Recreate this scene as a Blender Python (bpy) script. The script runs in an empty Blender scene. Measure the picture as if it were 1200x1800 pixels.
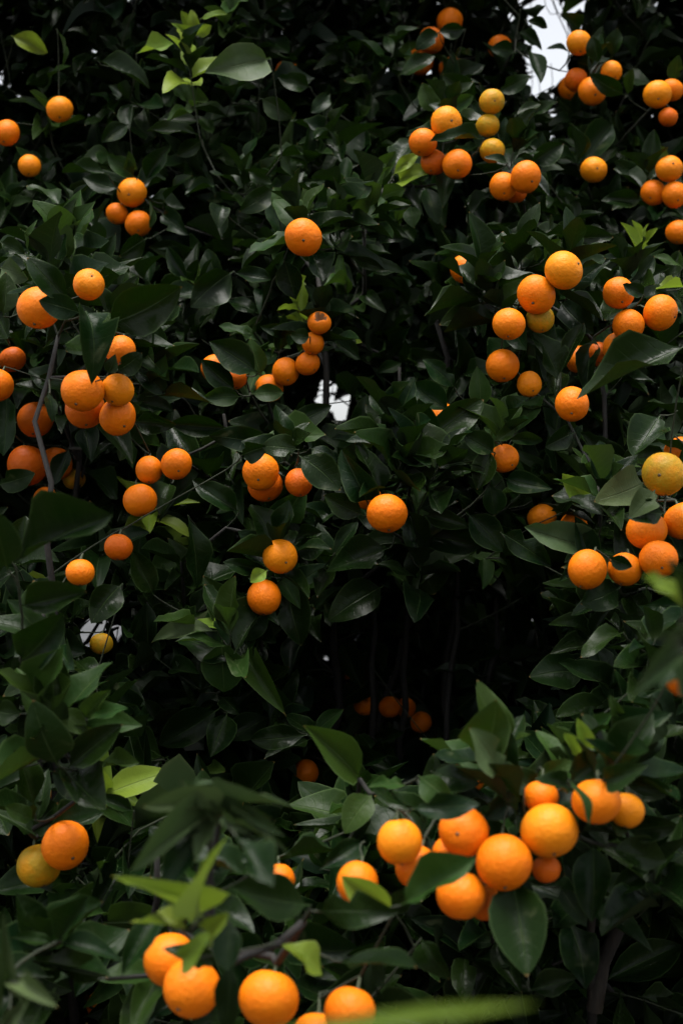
import bpy, math, random
import numpy as np
from mathutils import Vector, Matrix
from mathutils.bvhtree import BVHTree

random.seed(7)
rng = np.random.default_rng(7)
scene = bpy.context.scene
COL = scene.collection

# ------------------------------------------------------------------ camera, sky, sun, exposure
CAM_Z, FPX, CX, CY = 1.5, 2500.0, 600.0, 900.0          # eye height, focal length in photo pixels, centre
cam_data = bpy.data.cameras.new("camera")
cam = bpy.data.objects.new("camera", cam_data)
COL.objects.link(cam)
cam.location = (0, 0, CAM_Z)
cam.rotation_euler = (math.radians(90), 0, 0)
cam_data.sensor_fit = 'HORIZONTAL'
cam_data.sensor_width = 24.0
cam_data.lens = 50.0
cam_data.clip_start = 0.05
cam_data.clip_end = 2000.0
cam_data.dof.use_dof = True
cam_data.dof.focus_distance = 2.45
cam_data.dof.aperture_fstop = 4.0
scene.camera = cam

SUN_EL, SUN_AZ = 80.0, 200.0        # degrees; azimuth measured from +Y clockwise (behind the photographer)
world = bpy.data.worlds.new("World")
scene.world = world
world.use_nodes = True
nt = world.node_tree
nt.nodes.clear()
w_out = nt.nodes.new("ShaderNodeOutputWorld")
w_bg = nt.nodes.new("ShaderNodeBackground")
w_sky = nt.nodes.new("ShaderNodeTexSky")
w_sky.sky_type = 'NISHITA'
w_sky.sun_disc = False
w_sky.sun_elevation = math.radians(SUN_EL)
w_sky.sun_rotation = math.radians(SUN_AZ)
w_sky.air_density = 1.0
w_sky.dust_density = 3.0
w_hsv = nt.nodes.new("ShaderNodeHueSaturation")          # thin even cloud: the blue is mostly gone
w_hsv.inputs['Saturation'].default_value = 0.2
nt.links.new(w_sky.outputs[0], w_hsv.inputs['Color'])
nt.links.new(w_hsv.outputs[0], w_bg.inputs['Color'])
w_bg.inputs['Strength'].default_value = 0.068
nt.links.new(w_bg.outputs[0], w_out.inputs['Surface'])

sun_data = bpy.data.lights.new("sun", 'SUN')
sun_data.energy = 1.5
sun_data.angle = math.radians(35)
sun_data.color = (1.0, 0.97, 0.92)
sun = bpy.data.objects.new("sun", sun_data)
COL.objects.link(sun)
_el, _az = math.radians(SUN_EL), math.radians(SUN_AZ)
_dir = Vector((math.sin(_az) * math.cos(_el), math.cos(_az) * math.cos(_el), math.sin(_el)))
sun.rotation_euler = _dir.to_track_quat('Z', 'Y').to_euler()
sun.location = _dir * 20

scene.view_settings.view_transform = 'Standard'
scene.view_settings.look = 'None'
scene.view_settings.exposure = 1.95
scene.view_settings.gamma = 1.0
scene.render.engine = 'CYCLES'
scene.cycles.use_denoising = True
scene.cycles.use_adaptive_sampling = True
scene.cycles.adaptive_threshold = 0.02
scene.cycles.max_bounces = 3
scene.cycles.diffuse_bounces = 1
scene.cycles.transmission_bounces = 2
scene.cycles.glossy_bounces = 1


def P(px, py, d):
    """photo pixel + distance along the view axis -> world point"""
    return Vector(((px - CX) / FPX * d, d, CAM_Z + (CY - py) / FPX * d))


def pix(p):
    return CX + p[0] / p[1] * FPX, CY - (p[2] - CAM_Z) / p[1] * FPX


# ------------------------------------------------------------------ materials
class NT:
    def __init__(self, name):
        self.m = bpy.data.materials.new(name)
        self.m.use_nodes = True
        self.t = self.m.node_tree
        self.t.nodes.clear()
        self.out = self.n("ShaderNodeOutputMaterial")

    def n(self, kind, **kw):
        nd = self.t.nodes.new(kind)
        for k, v in kw.items():
            setattr(nd, k, v)
        return nd

    def link(self, a, b):
        self.t.links.new(a, b)

    def math(self, op, a, b=None, c=None, clamp=False):
        nd = self.n("ShaderNodeMath", operation=op, use_clamp=clamp)
        for i, v in enumerate((a, b, c)):
            if v is None:
                continue
            if isinstance(v, (int, float)):
                nd.inputs[i].default_value = v
            else:
                self.link(v, nd.inputs[i])
        return nd.outputs[0]

    def mix(self, fac, a, b, blend='MIX'):
        nd = self.n("ShaderNodeMix", data_type='RGBA', blend_type=blend)
        for i, v in ((0, fac), (6, a), (7, b)):
            if isinstance(v, (int, float)):
                nd.inputs[i].default_value = v
            elif isinstance(v, tuple):
                nd.inputs[i].default_value = (*v, 1.0)
            else:
                self.link(v, nd.inputs[i])
        return nd.outputs[2]

    def smooth(self, v, lo, hi, a=0.0, b=1.0):
        nd = self.n("ShaderNodeMapRange", interpolation_type='SMOOTHSTEP')
        self.link(v, nd.inputs[0])
        nd.inputs[1].default_value, nd.inputs[2].default_value = lo, hi
        nd.inputs[3].default_value, nd.inputs[4].default_value = a, b
        return nd.outputs[0]

    def noise(self, vec, scale, detail=3.0, rough=0.55):
        nd = self.n("ShaderNodeTexNoise")
        if vec is not None:
            self.link(vec, nd.inputs['Vector'])
        nd.inputs['Scale'].default_value = scale
        nd.inputs['Detail'].default_value = detail
        nd.inputs['Roughness'].default_value = rough
        return nd.outputs[0]


def leaf_material(name, up_a, up_b, under, vein, transl, trans_amt, rough, spot=0.5, relief=True):
    k = NT(name)
    uv = k.n("ShaderNodeUVMap", uv_map="UVMap")
    sep = k.n("ShaderNodeSeparateXYZ")
    k.link(uv.outputs[0], sep.inputs[0])
    u, v = sep.outputs[0], sep.outputs[1]               # u: across, -1..1 ; v: along, 0..1
    au = k.math('ABSOLUTE', u)
    oi = k.n("ShaderNodeObjectInfo")
    at = k.n("ShaderNodeAttribute", attribute_name="rnd")
    rnd = k.math('FRACT', k.math('ADD', oi.outputs['Random'], at.outputs['Fac']))
    rnd2 = k.math('FRACT', k.math('MULTIPLY', rnd, 17.31))
    rnd3 = k.math('FRACT', k.math('MULTIPLY', rnd, 91.7))
    # patchy noise in leaf space, different for each leaf
    comb = k.n("ShaderNodeCombineXYZ")
    k.link(k.math('MULTIPLY_ADD', u, 0.45, k.math('MULTIPLY', rnd, 40.0)), comb.inputs[0])
    k.link(k.math('MULTIPLY', v, 2.0), comb.inputs[1])
    k.link(k.math('MULTIPLY', rnd2, 30.0), comb.inputs[2])
    big = k.noise(comb.outputs[0], 1.6, 2)
    fine = k.noise(comb.outputs[0], 14.0, 2)
    # veins
    wob = k.math('MULTIPLY_ADD', big, 0.10, -0.05)
    ph = k.math('ADD', k.math('MULTIPLY_ADD', au, -0.17, v), k.math('MULTIPLY', wob, 0.35))
    saw = k.math('FRACT', k.math('MULTIPLY', ph, 8.5))
    side = k.smooth(k.math('ABSOLUTE', k.math('SUBTRACT', saw, 0.5)), 0.0, 0.085, 1.0, 0.0)
    side = k.math('MULTIPLY', side, k.smooth(au, 0.55, 0.95, 1.0, 0.0))
    mid = k.smooth(k.math('ADD', au, k.math('MULTIPLY', v, 0.03)), 0.02, 0.075, 1.0, 0.0)
    edge = k.smooth(au, 0.90, 1.0)
    col = k.mix(rnd2, up_a, up_b)
    col = k.mix(k.smooth(big, 0.35, 0.7), col, k.mix(0.55, col, up_b))
    # each leaf a little lighter or darker
    hs = k.n("ShaderNodeHueSaturation")
    k.link(col, hs.inputs['Color'])
    k.link(k.math('MULTIPLY_ADD', rnd3, 0.03, 0.485), hs.inputs['Hue'])
    k.link(k.math('MULTIPLY_ADD', rnd, 0.5, 0.75), hs.inputs['Value'])
    col = hs.outputs[0]
    col = k.mix(k.math('MULTIPLY', side, 0.09), col, vein)
    col = k.mix(k.math('MULTIPLY', mid, 0.75), col, vein)
    # pale blotches, brown specks and dust
    blot = k.math('MULTIPLY', k.smooth(big, 0.62, 0.74), k.smooth(rnd3, 0.72, 0.8))
    col = k.mix(k.math('MULTIPLY', blot, 0.35 * spot), col, (0.16, 0.18, 0.09))
    speck = k.math('MULTIPLY', k.smooth(fine, 0.72, 0.78), k.smooth(rnd2, 0.4, 0.6))
    col = k.mix(k.math('MULTIPLY', speck, 0.5 * spot), col, (0.14, 0.11, 0.05))
    tipb = k.math('MULTIPLY', k.smooth(v, 0.965, 0.995), k.smooth(rnd2, 0.55, 0.65))
    col = k.mix(k.math('MULTIPLY', tipb, 0.7), col, (0.16, 0.09, 0.03))
    col = k.mix(k.math('MULTIPLY', edge, 0.75), col, vein)  # lighter rim: edge highlight painted into the leaf colour
    geo = k.n("ShaderNodeNewGeometry")
    ucol = k.mix(k.math('MULTIPLY', k.math('MAXIMUM', side, mid), 0.35), under, vein)
    col = k.mix(geo.outputs['Backfacing'], col, ucol)
    # relief: blade quilted between sunken veins
    h = k.math('ADD', k.math('MULTIPLY', k.math('MAXIMUM', side, k.math('MULTIPLY', mid, 4.0)), -0.11), k.math('MULTIPLY', big, 1.1))
    h = k.math('ADD', h, k.math('MULTIPLY', fine, 0.22))
    bump = k.n("ShaderNodeBump")
    bump.inputs['Strength'].default_value = 0.75
    bump.inputs['Distance'].default_value = 0.0022
    k.link(h, bump.inputs['Height'])
    bs = k.n("ShaderNodeBsdfPrincipled")
    k.link(col, bs.inputs['Base Color'])
    rg = k.math('ADD', k.math('MULTIPLY_ADD', big, 0.22, rough - 0.11), k.math('MULTIPLY', geo.outputs['Backfacing'], 0.25))
    k.link(k.math('ADD', rg, k.math('MULTIPLY_ADD', rnd3, 0.16, -0.06)), bs.inputs['Roughness'])
    bs.inputs['Specular IOR Level'].default_value = 0.11
    if relief:
        k.link(bump.outputs[0], bs.inputs['Normal'])
    tr = k.n("ShaderNodeBsdfTranslucent")
    tr.inputs['Color'].default_value = (*transl, 1)
    ms = k.n("ShaderNodeMixShader")
    ms.inputs[0].default_value = trans_amt
    k.link(bs.outputs[0], ms.inputs[1])
    k.link(tr.outputs[0], ms.inputs[2])
    k.link(ms.outputs[0], k.out.inputs[0])
    return k.m


M_MATURE = leaf_material("mature_leaf", (0.0023, 0.0096, 0.0025), (0.0068, 0.0160, 0.0022), (0.009, 0.017, 0.006),
                         (0.032, 0.055, 0.018), (0.020, 0.055, 0.003), 0.07, 0.31)
M_GREEN = leaf_material("green_leaf", (0.010, 0.029, 0.005), (0.019, 0.040, 0.006), (0.027, 0.047, 0.017),
                        (0.055, 0.090, 0.028), (0.06, 0.13, 0.012), 0.12, 0.42)
M_YOUNG = leaf_material("young_leaf", (0.085, 0.145, 0.014), (0.140, 0.195, 0.022), (0.110, 0.150, 0.040),
                        (0.150, 0.200, 0.055), (0.22, 0.33, 0.025), 0.28, 0.42, 0.3)
M_PALE = leaf_material("pale_sheen_leaf", (0.026, 0.050, 0.021), (0.050, 0.074, 0.028), (0.045, 0.065, 0.032),  # patchy leaf; its paleness is sky sheen put into the colour
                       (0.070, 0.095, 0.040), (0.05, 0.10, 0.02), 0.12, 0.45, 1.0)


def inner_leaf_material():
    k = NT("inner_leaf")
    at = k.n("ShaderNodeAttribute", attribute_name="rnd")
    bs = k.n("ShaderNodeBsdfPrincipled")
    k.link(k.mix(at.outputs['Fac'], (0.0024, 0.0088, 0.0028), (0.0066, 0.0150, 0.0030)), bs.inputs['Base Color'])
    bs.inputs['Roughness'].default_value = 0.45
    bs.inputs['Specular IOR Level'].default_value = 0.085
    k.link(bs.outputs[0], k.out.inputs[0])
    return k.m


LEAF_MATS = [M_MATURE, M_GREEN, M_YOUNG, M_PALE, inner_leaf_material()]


def peel_material():
    k = NT("orange_peel")
    oi = k.n("ShaderNodeObjectInfo")
    tc = k.n("ShaderNodeTexCoord")
    off = k.n("ShaderNodeVectorMath", operation='ADD')
    sc = k.n("ShaderNodeVectorMath", operation='SCALE')
    k.link(tc.outputs['Object'], sc.inputs[0])
    sc.inputs['Scale'].default_value = 1.0
    cb = k.n("ShaderNodeCombineXYZ")
    k.link(k.math('MULTIPLY', oi.outputs['Random'], 50.0), cb.inputs[0])
    k.link(sc.outputs[0], off.inputs[0])
    k.link(cb.outputs[0], off.inputs[1])
    v = off.outputs[0]
    big = k.noise(v, 1.3, 3)
    mid = k.noise(v, 5.0, 4)
    vor = k.n("ShaderNodeTexVoronoi", feature='F1')
    k.link(v, vor.inputs['Vector'])
    vor.inputs['Scale'].default_value = 15.0
    fine = k.noise(v, 34.0, 2)
    base = oi.outputs['Color']
    sepz = k.n("ShaderNodeSeparateXYZ")
    k.link(tc.outputs['Object'], sepz.inputs[0])
    # fruit coloured unevenly: deeper orange patches, yellower shoulder near the stalk, a few scurf marks
    col = k.mix(k.math('MULTIPLY', k.smooth(big, 0.3, 0.75), 0.55), base, k.mix(1.0, base, (0.98, 0.80, 0.75), 'MULTIPLY'))
    col = k.mix(k.math('MULTIPLY', k.smooth(sepz.outputs[2], 0.45, 1.0), 0.35), col, k.mix(1.0, base, (0.92, 1.18, 1.1), 'MULTIPLY'))
    col = k.mix(k.math('MULTIPLY', k.smooth(mid, 0.64, 0.74), 0.28), col, (0.50, 0.20, 0.03))
    pore = k.smooth(vor.outputs['Distance'], 0.0, 0.35, 1.0, 0.0)
    col = k.mix(k.math('MULTIPLY', pore, 0.07), col, k.mix(1.0, base, (0.7, 0.6, 0.5), 'MULTIPLY'))
    # unripe fruit keeps a green cast in patches: obj.color alpha < 1
    green = k.math('MULTIPLY', k.math('SUBTRACT', 1.0, oi.outputs['Alpha']), k.smooth(k.math('ADD', big, k.math('MULTIPLY', mid, 0.3)), 0.45, 0.8))
    col = k.mix(green, col, (0.22, 0.24, 0.015))
    h = k.math('ADD', k.math('MULTIPLY', pore, -0.7), k.math('MULTIPLY', fine, 0.45))
    bump = k.n("ShaderNodeBump")
    bump.inputs['Strength'].default_value = 0.28
    bump.inputs['Distance'].default_value = 0.0012
    k.link(h, bump.inputs['Height'])
    bump2 = k.n("ShaderNodeBump")
    bump2.inputs['Strength'].default_value = 0.3
    bump2.inputs['Distance'].default_value = 0.006
    k.link(mid, bump2.inputs['Height'])
    k.link(bump.outputs[0], bump2.inputs['Normal'])
    bs = k.n("ShaderNodeBsdfPrincipled")
    k.link(col, bs.inputs['Base Color'])
    bs.inputs['Roughness'].default_value = 0.46
    bs.inputs['Specular IOR Level'].default_value = 0.20
    k.link(bump2.outputs[0], bs.inputs['Normal'])
    k.link(bs.outputs[0], k.out.inputs[0])
    return k.m


M_PEEL = peel_material()


def plain_material(name, a, b, scale, rough=0.75, bump_d=0.002, coord='Object'):
    k = NT(name)
    tc = k.n("ShaderNodeTexCoord")
    nz = k.noise(tc.outputs[coord], scale, 5, 0.6)
    bs = k.n("ShaderNodeBsdfPrincipled")
    k.link(k.mix(k.smooth(nz, 0.35, 0.65), a, b), bs.inputs['Base Color'])
    bs.inputs['Roughness'].default_value = rough
    bp = k.n("ShaderNodeBump")
    bp.inputs['Distance'].default_value = bump_d
    bp.inputs['Strength'].default_value = 0.8
    k.link(nz, bp.inputs['Height'])
    k.link(bp.outputs[0], bs.inputs['Normal'])
    k.link(bs.outputs[0], k.out.inputs[0])
    return k.m


def bark_material():
    k = NT("citrus_bark")
    tc = k.n("ShaderNodeTexCoord")
    mp = k.n("ShaderNodeMapping")
    mp.inputs['Scale'].default_value = (1, 1, 0.18)
    k.link(tc.outputs['Object'], mp.inputs[0])
    nz = k.noise(mp.outputs[0], 90, 5, 0.65)
    lich = k.noise(tc.outputs['Object'], 22, 3)
    at = k.n("ShaderNodeAttribute", attribute_name="thick")     # twig radius in metres
    wood = k.mix(k.smooth(nz, 0.35, 0.7), (0.003, 0.0024, 0.0018), (0.012, 0.0095, 0.007))
    wood = k.mix(k.math('MULTIPLY', k.smooth(lich, 0.58, 0.7), 0.3), wood, (0.016, 0.018, 0.012))
    twig = k.mix(k.smooth(nz, 0.3, 0.7), (0.008, 0.014, 0.004), (0.018, 0.024, 0.008))
    wood2 = k.mix(1.0, wood, (4.5, 4.5, 4.5), 'MULTIPLY')
    wood = k.mix(k.smooth(at.outputs['Fac'], 0.0118, 0.0135), wood, wood2)
    col = k.mix(k.smooth(at.outputs['Fac'], 0.0018, 0.0035), twig, wood)
    bs = k.n("ShaderNodeBsdfPrincipled")
    k.link(col, bs.inputs['Base Color'])
    bs.inputs['Roughness'].default_value = 0.8
    bp = k.n("ShaderNodeBump")
    bp.inputs['Distance'].default_value = 0.003
    bp.inputs['Strength'].default_value = 0.9
    k.link(nz, bp.inputs['Height'])
    k.link(bp.outputs[0], bs.inputs['Normal'])
    k.link(bs.outputs[0], k.out.inputs[0])
    return k.m


M_BARK = bark_material()
M_STALK = plain_material("green_stalk", (0.018, 0.032, 0.008), (0.042, 0.052, 0.017), 300, 0.6, 0.0005)
M_SCAR = plain_material("brown_scar", (0.045, 0.028, 0.014), (0.12, 0.075, 0.03), 300, 0.8, 0.0005)
M_FLESH = plain_material("dry_flesh", (0.10, 0.035, 0.01), (0.30, 0.12, 0.03), 160, 0.7, 0.002)
M_LITTER = plain_material("dead_leaf", (0.17, 0.085, 0.045), (0.32, 0.19, 0.12), 40, 0.8, 0.002)


def ground_material():
    k = NT("dark_soil")
    tc = k.n("ShaderNodeTexCoord")
    a = k.noise(tc.outputs['Object'], 3.0, 6, 0.65)
    b = k.noise(tc.outputs['Object'], 45.0, 5, 0.7)
    col = k.mix(k.smooth(a, 0.35, 0.65), (0.028, 0.02, 0.013), (0.07, 0.05, 0.032))
    col = k.mix(k.math('MULTIPLY', k.smooth(b, 0.55, 0.7), 0.5), col, (0.11, 0.085, 0.06))
    bs = k.n("ShaderNodeBsdfPrincipled")
    k.link(col, bs.inputs['Base Color'])
    bs.inputs['Roughness'].default_value = 0.95
    bp = k.n("ShaderNodeBump")
    bp.inputs['Distance'].default_value = 0.02
    k.link(b, bp.inputs['Height'])
    k.link(bp.outputs[0], bs.inputs['Normal'])
    k.link(bs.outputs[0], k.out.inputs[0])
    return k.m


# ------------------------------------------------------------------ ground
def mesh_obj(name, verts, faces, mats, parent=None, smooth=False):
    me = bpy.data.meshes.new(name)
    me.from_pydata([tuple(v) for v in verts], [], faces)
    for m in mats:
        me.materials.append(m)
    if smooth:
        me.shade_smooth()
    o = bpy.data.objects.new(name, me)
    COL.objects.link(o)
    if parent is not None:
        o.parent = parent
    return o


def sheet(name, x0, x1, y0, y1, z, mat, n=1, amp=0.0):
    xs, ys = np.linspace(x0, x1, n + 1), np.linspace(y0, y1, n + 1)
    vs = [(x, y, z + (amp * (math.sin(x * 5.1 + y * 3.3) + math.sin(y * 7.7 - x * 2.1)) if amp else 0)) for y in ys for x in xs]
    fs = [(j * (n + 1) + i, j * (n + 1) + i + 1, (j + 1) * (n + 1) + i + 1, (j + 1) * (n + 1) + i) for j in range(n) for i in range(n)]
    o = mesh_obj(name, vs, fs, [mat], smooth=True)
    o["kind"] = "structure"
    return o


sheet("ground", -700, 700, -700, 700, 0.0, ground_material())
sheet("path", -60, 60, 7.5, 40.0, 0.02, plain_material("pale_gravel", (0.035, 0.037, 0.04), (0.06, 0.062, 0.066), 8, 0.9, 0.004))

# ------------------------------------------------------------------ fruit: where each one hangs
# each cluster: (distance of its front fruit in metres, phrase, [fruit]); fruit listed front to back:
# (x, y, diameter in photo px, colour, scar direction (dx, dy in radii) or None, words before the phrase, px shown)
O1, O_SHADE, YE, GR, DK = "o", "d", "y", "g", "k"
HID = ""
CL = [
    (3.3, "by the pale gap at the edge of the tall hedge", [
        (12, 233, 46, O1, None, "plump ripe orange"), (105, 192, 46, YE, None, "yellow speckled orange"), (52, 291, 40, YE, None, "small yellow orange")]),
    (3.2, "in the trio under pointed leaves on the tall tree", [
        (232, 338, 52, YE, (-.1, .35), "topmost smooth orange"), (243, 393, 48, O1, (.1, .7), "lowest orange"), (206, 375, 40, O1, None, "smallest orange")]),
    (2.6, "alone in a ring of pointed dark leaves", [(533, 417, 65, O1, (.03, .35), "single orange")]),
    (3.0, "in the foursome crossed by a dark leaf", [
        (784, 215, 57, YE, (.28, .12), "topmost big orange"), (803, 288, 53, O1, (.0, .62), "lowest orange"),
        (743, 250, 50, O1, None, "orange tucked behind the top fruit"), (762, 285, 46, O_SHADE, None, "mostly covered orange")]),
    (3.05, "of the upright row of three yellowish fruit", [
        (864, 178, 45, GR, (.15, .2), "top fruit"), (857, 220, 42, GR, None, "middle fruit"), (865, 264, 45, GR, None, "lowest fruit")]),
    (2.95, "in the pair below the yellowish row", [
        (924, 311, 55, O1, (.35, .5), "front orange"), (884, 327, 50, O1, (.0, .7), "darker orange behind"), (906, 336, 40, O_SHADE, None, "barely showing orange")]),
    (3.4, "beside the sky gap in the far tree", [
        (1017, 75, 44, YE, None, "highest orange"), (1040, 160, 50, O1, (.1, .5), "low shaded orange"), (1074, 125, 38, YE, None, "orange cut by a slanting leaf"),
        (1012, 140, 42, O_SHADE, None, "dim orange")]),
    (3.35, "in the clump with a stalk on top in the far tree", [
        (1155, 165, 50, YE, (-.1, .6), "front orange"), (1180, 158, 40, O1, None, "orange behind"), (1174, 205, 34, O_SHADE, None, "dim low orange")]),
    (3.3, "alone with a dark button, framed by two long leaves", [(1043, 298, 47, YE, (.1, .12), "yellow orange")]),
    (3.2, "of the stacked trio on the far tree", [
        (1176, 296, 47, YE, (.1, -.2), "top yellow orange"), (1185, 342, 47, O1, (.1, .6), "lower orange"), (1148, 338, 45, O1, (-.4, .6), "side orange"),
        (1192, 408, 45, O1, None, "separate orange hanging under the rest")]),
    (2.45, "in the big cluster at the dark leafy crown", [
        (990, 475, 70, YE, (.74, -.28), "highest large orange"), (942, 518, 68, O1, (-.3, .6), "large orange touching the highest fruit"),
        (894, 569, 58, O1, (-.1, .88), "round orange below them"), (949, 560, 50, GR, None, "dull greenish fruit behind")]),
    (2.55, "hanging under the big cluster", [
        (883, 643, 60, O1, (.05, .85), "bright orange"), (930, 675, 46, YE, (.2, .6), "orange half behind a pointed leaf")]),
    (2.55, "of the knot with a leaf across its top fruit", [
        (1104, 571, 57, O1, (-.15, .8), "middle orange"), (1087, 515, 58, O1, (.1, .7), "top orange"), (1160, 549, 64, O1, (.78, .35), "biggest orange"),
        (1087, 614, 60, O1, (.8, -.3), "lowest orange"), (1050, 622, 44, O_SHADE, None, "dim hidden orange")]),
    (2.4, "alone against the tip of a huge curved leaf", [(1005, 710, 62, O1, (-.15, .6), "round orange")]),
    (2.5, "caught under folded leaves of a crown", [(886, 806, 52, O1, (.5, .5), "orange crossed by leaf stalks,")]),
    (2.22, "near the top of the shoot with a long pointed leaf", [
        (68, 541, 76, O1, (-.1, .85), "big round orange"), (156, 500, 56, YE, (.35, -.45), "yellow orange behind a stalk")]),
    (2.2, "in the tight bunch below a hanging leaf", [
        (145, 687, 77, O1, (-.2, .72), "front orange"), (207, 685, 60, YE, None, "smooth yellowish orange"),
        (207, 733, 66, O1, (.5, .6), "lowest orange"), (150, 718, 72, O_SHADE, None, "orange peeping out underneath"), (212, 616, 54, O1, None, "orange above the rest")]),
    (2.75, "in the shade behind the dark upright stem", [
        (62, 738, 64, O_SHADE, None, "dim orange above"), (48, 818, 72, O_SHADE, None, "largest dim orange"), (98, 815, 60, O_SHADE, None, "deep orange"),
        (130, 842, 40, GR, None, "small yellow fruit"), (80, 876, 44, O1, None, "little lit orange"), (22, 632, 46, O_SHADE, None, "leaf-striped orange")]),
    (2.7, "of the slanting string of small fruit", [
        (561, 567, 41, O1, (.1, -.55), "hollowed orange with a brown hole, end"), (550, 603, 40, O1, None, "shaded second fruit"),
        (541, 639, 43, O1, (.6, .6), "third fruit"), (502, 653, 50, O1, (.2, .7), "biggest fruit"), (473, 682, 50, O1, None, "leaf-cut fruit")]),
    (2.72, "split by a curling leaf beside the string of small fruit", [
        (378, 648, 52, O1, None, "orange"), (412, 664, 44, O_SHADE, None, "second orange")]),
    (2.4, "under dark arched leaves with one yellow edge", [
        (458, 830, 65, O1, (-.1, .5), "front orange"), (466, 852, 62, O_SHADE, None, "orange right behind"), (525, 848, 50, O_SHADE, None, "dim separate orange")]),
    (2.5, "of the plain trio on the shaded side", [
        (310, 816, 55, O1, (.25, .5), "highest orange with its button showing,"), (262, 826, 50, O1, None, "middle orange"), (246, 879, 60, O1, None, "large lowest orange")]),
    (2.35, "in deep shade above the stalked orange", [(208, 962, 50, O_SHADE, None, "dark red-orange fruit")]),
    (2.15, "alone with a short green stalk standing on top", [(141, 1006, 51, O1, (.0, .98), "small bright orange")]),
    (2.35, "alone at the foot of the big leaf rosette", [(680, 903, 73, O1, (.1, .9), "large orange")]),
    (2.4, "of the pair with a small leaf between", [(492, 978, 63, YE, (.4, .35), "upper orange"), (464, 1050, 63, O1, (.0, .95), "lower orange")]),
    (2.15, "with blemished peel above patchy pale leaves", [(1166, 833, 76, GR, (-.42, .08), "large yellow-green fruit")]),
    (2.15, "in the touching row by the pale crumpled leaf", [
        (1032, 1001, 71, O1, (-.4, .86), "first big round orange"), (1157, 983, 68, O1, (0, .45), "orange with a clear button"),
        (1098, 1001, 62, O1, None, "middle orange under a small leaf"), (1136, 932, 72, O1, None, "orange half under a pale leaf"),
        (1202, 916, 70, O1, None, "orange at the upper end")]),
    (3.2, "of the four small fruit deep among bare stems", [
        (685, 1243, 40, O1, None, "round lit one"), (740, 1270, 38, O1, None, "lowest one"), (640, 1240, 38, O1, None, "one crossed by a stem"), (713, 1244, 36, O1, None, "half covered one")]),
    (1.45, "close behind blurred pale leaves", [(1208, 1186, 84, O_SHADE, None, "blurred shaded orange")]),
    (1.66, "in the heavy front cluster", [
        (885, 1517, 103, O1, (-.02, .78), "large orange with its button in view"), (965, 1460, 101, YE, (.1, .8), "broad orange beside the button fruit"),
        (1048, 1410, 88, O1, None, "orange touched by a pale narrow leaf"), (815, 1462, 89, O1, (-.35, -.1), "orange under a drooping leaf"),
        (702, 1480, 79, YE, (.1, .96), "yellowish orange with a stalk dent"), (810, 1575, 88, O1, (-.1, .95), "lowest orange"),
        (732, 1525, 78, O1, None, "orange below the yellowish one"), (790, 1500, 62, O1, None, "wedged orange"), (960, 1528, 52, O_SHADE, None, "small deep orange"),
        (1100, 1425, 66, YE, None, "dull outermost orange"), (950, 1402, 64, O1, None, "leaf-crossed orange at the back"), (852, 1588, 62, O_SHADE, None, "shaded orange underneath")]),
    (1.66, "behind the bright fresh leaf", [(628, 1552, 74, O1, None, "orange")]),
    (1.6, "in the soft blurred cluster with yellow-green sprigs", [
        (472, 1757, 103, O1, None, "separate round orange"), (337, 1738, 102, O1, (-.4, .5), "wide front orange"), (300, 1688, 96, O1, None, "orange capped by a dark leaf"),
        (615, 1780, 92, O1, None, "orange apart from the others"), (556, 1826, 96, O1, None, "lowest orange")]),
    (2.0, "of the pair low on the shrub", [(115, 1487, 85, O1, (.5, .42), "ripe orange"), (68, 1522, 78, GR, None, "half green fruit")]),
    (1.85, "behind drooping foliage of the front shrub", [(490, 1548, 58, O1, None, "orange showing its top")]),
    (None, HID, [
        (738, 108, 24, O_SHADE, None, "orange glimpsed high in the dark crown of the tallest tree", 3.6, 48), (758, 70, 22, O_SHADE, None, "orange glimpsed high in the dark crown of the tallest tree", 3.55, 46), (790, 36, 24, O1, None, "orange glimpsed high in the dark crown of the tallest tree", 3.6, 46), (793, 122, 20, O1, None, "orange glimpsed high in the dark crown of the tallest tree", 3.7, 46), (879, 82, 18, O1, None, "orange glimpsed high in the dark crown of the tallest tree", 3.6, 44),
        (506, 128, 14, O1, None, "orange glimpsed high in the dark crown of the tallest tree", 3.62, 44), (1002, 154, 20, O1, None, "orange glimpsed in the far tree past the sky gap", 3.6, 44), (1080, 248, 14, YE, None, "orange glimpsed in the far tree past the sky gap", 3.6, 44), (815, 473, 32, O1, None, "orange half covered by a large upright leaf beside the big cluster", 2.7, 50),
        (775, 735, 30, O1, None, "sliver of orange behind the upright rosette leaves", 2.6, 56), (-6, 676, 24, O1, None, "orange behind stems beside the tight bunch", 2.4, 60), (952, 911, 38, YE, None, "dull yellow orange above the pale crumpled leaf", 2.6, 52), (1008, 924, 16, O1, None, "sliver of orange peeping over the pale crumpled leaf", 2.5, 50), (1198, 796, 24, O1, None, "sliver of orange above the blemished yellow-green fruit", 2.4, 60),
        (612, 1182, 14, O1, None, "spark of orange above the four small deep fruit", 3.3, 44), (538, 1358, 28, O1, None, "small orange in the dark beside the fresh green leaf", 2.8, 46), (294, 1441, 26, O1, None, "orange glimpsed behind the blurred drooping leaves", 2.5, 52), (402, 1411, 22, O1, None, "orange glimpsed behind the blurred drooping leaves", 2.5, 52), (72, 1403, 16, O1, None, "sliver of orange above the half green pair", 2.2, 56),
        (178, 1768, 18, O1, None, "sliver of orange low in the shade of the front shrub", 2.2, 54), (820, 1364, 22, O1, None, "orange top peeping over the drooping leaf of the front cluster", 1.85, 70), (178, 1132, 22, GR, None, "yellow fruit by the pale gap low in the hedge", 2.3, 40), (646, 872, 14, O1, None, "sliver of orange beside the lone rosette orange", 2.5, 50), (1018, 632, 14, O1, None, "sliver of orange under the leaf-crossed knot", 2.7, 50)]),
]
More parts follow.
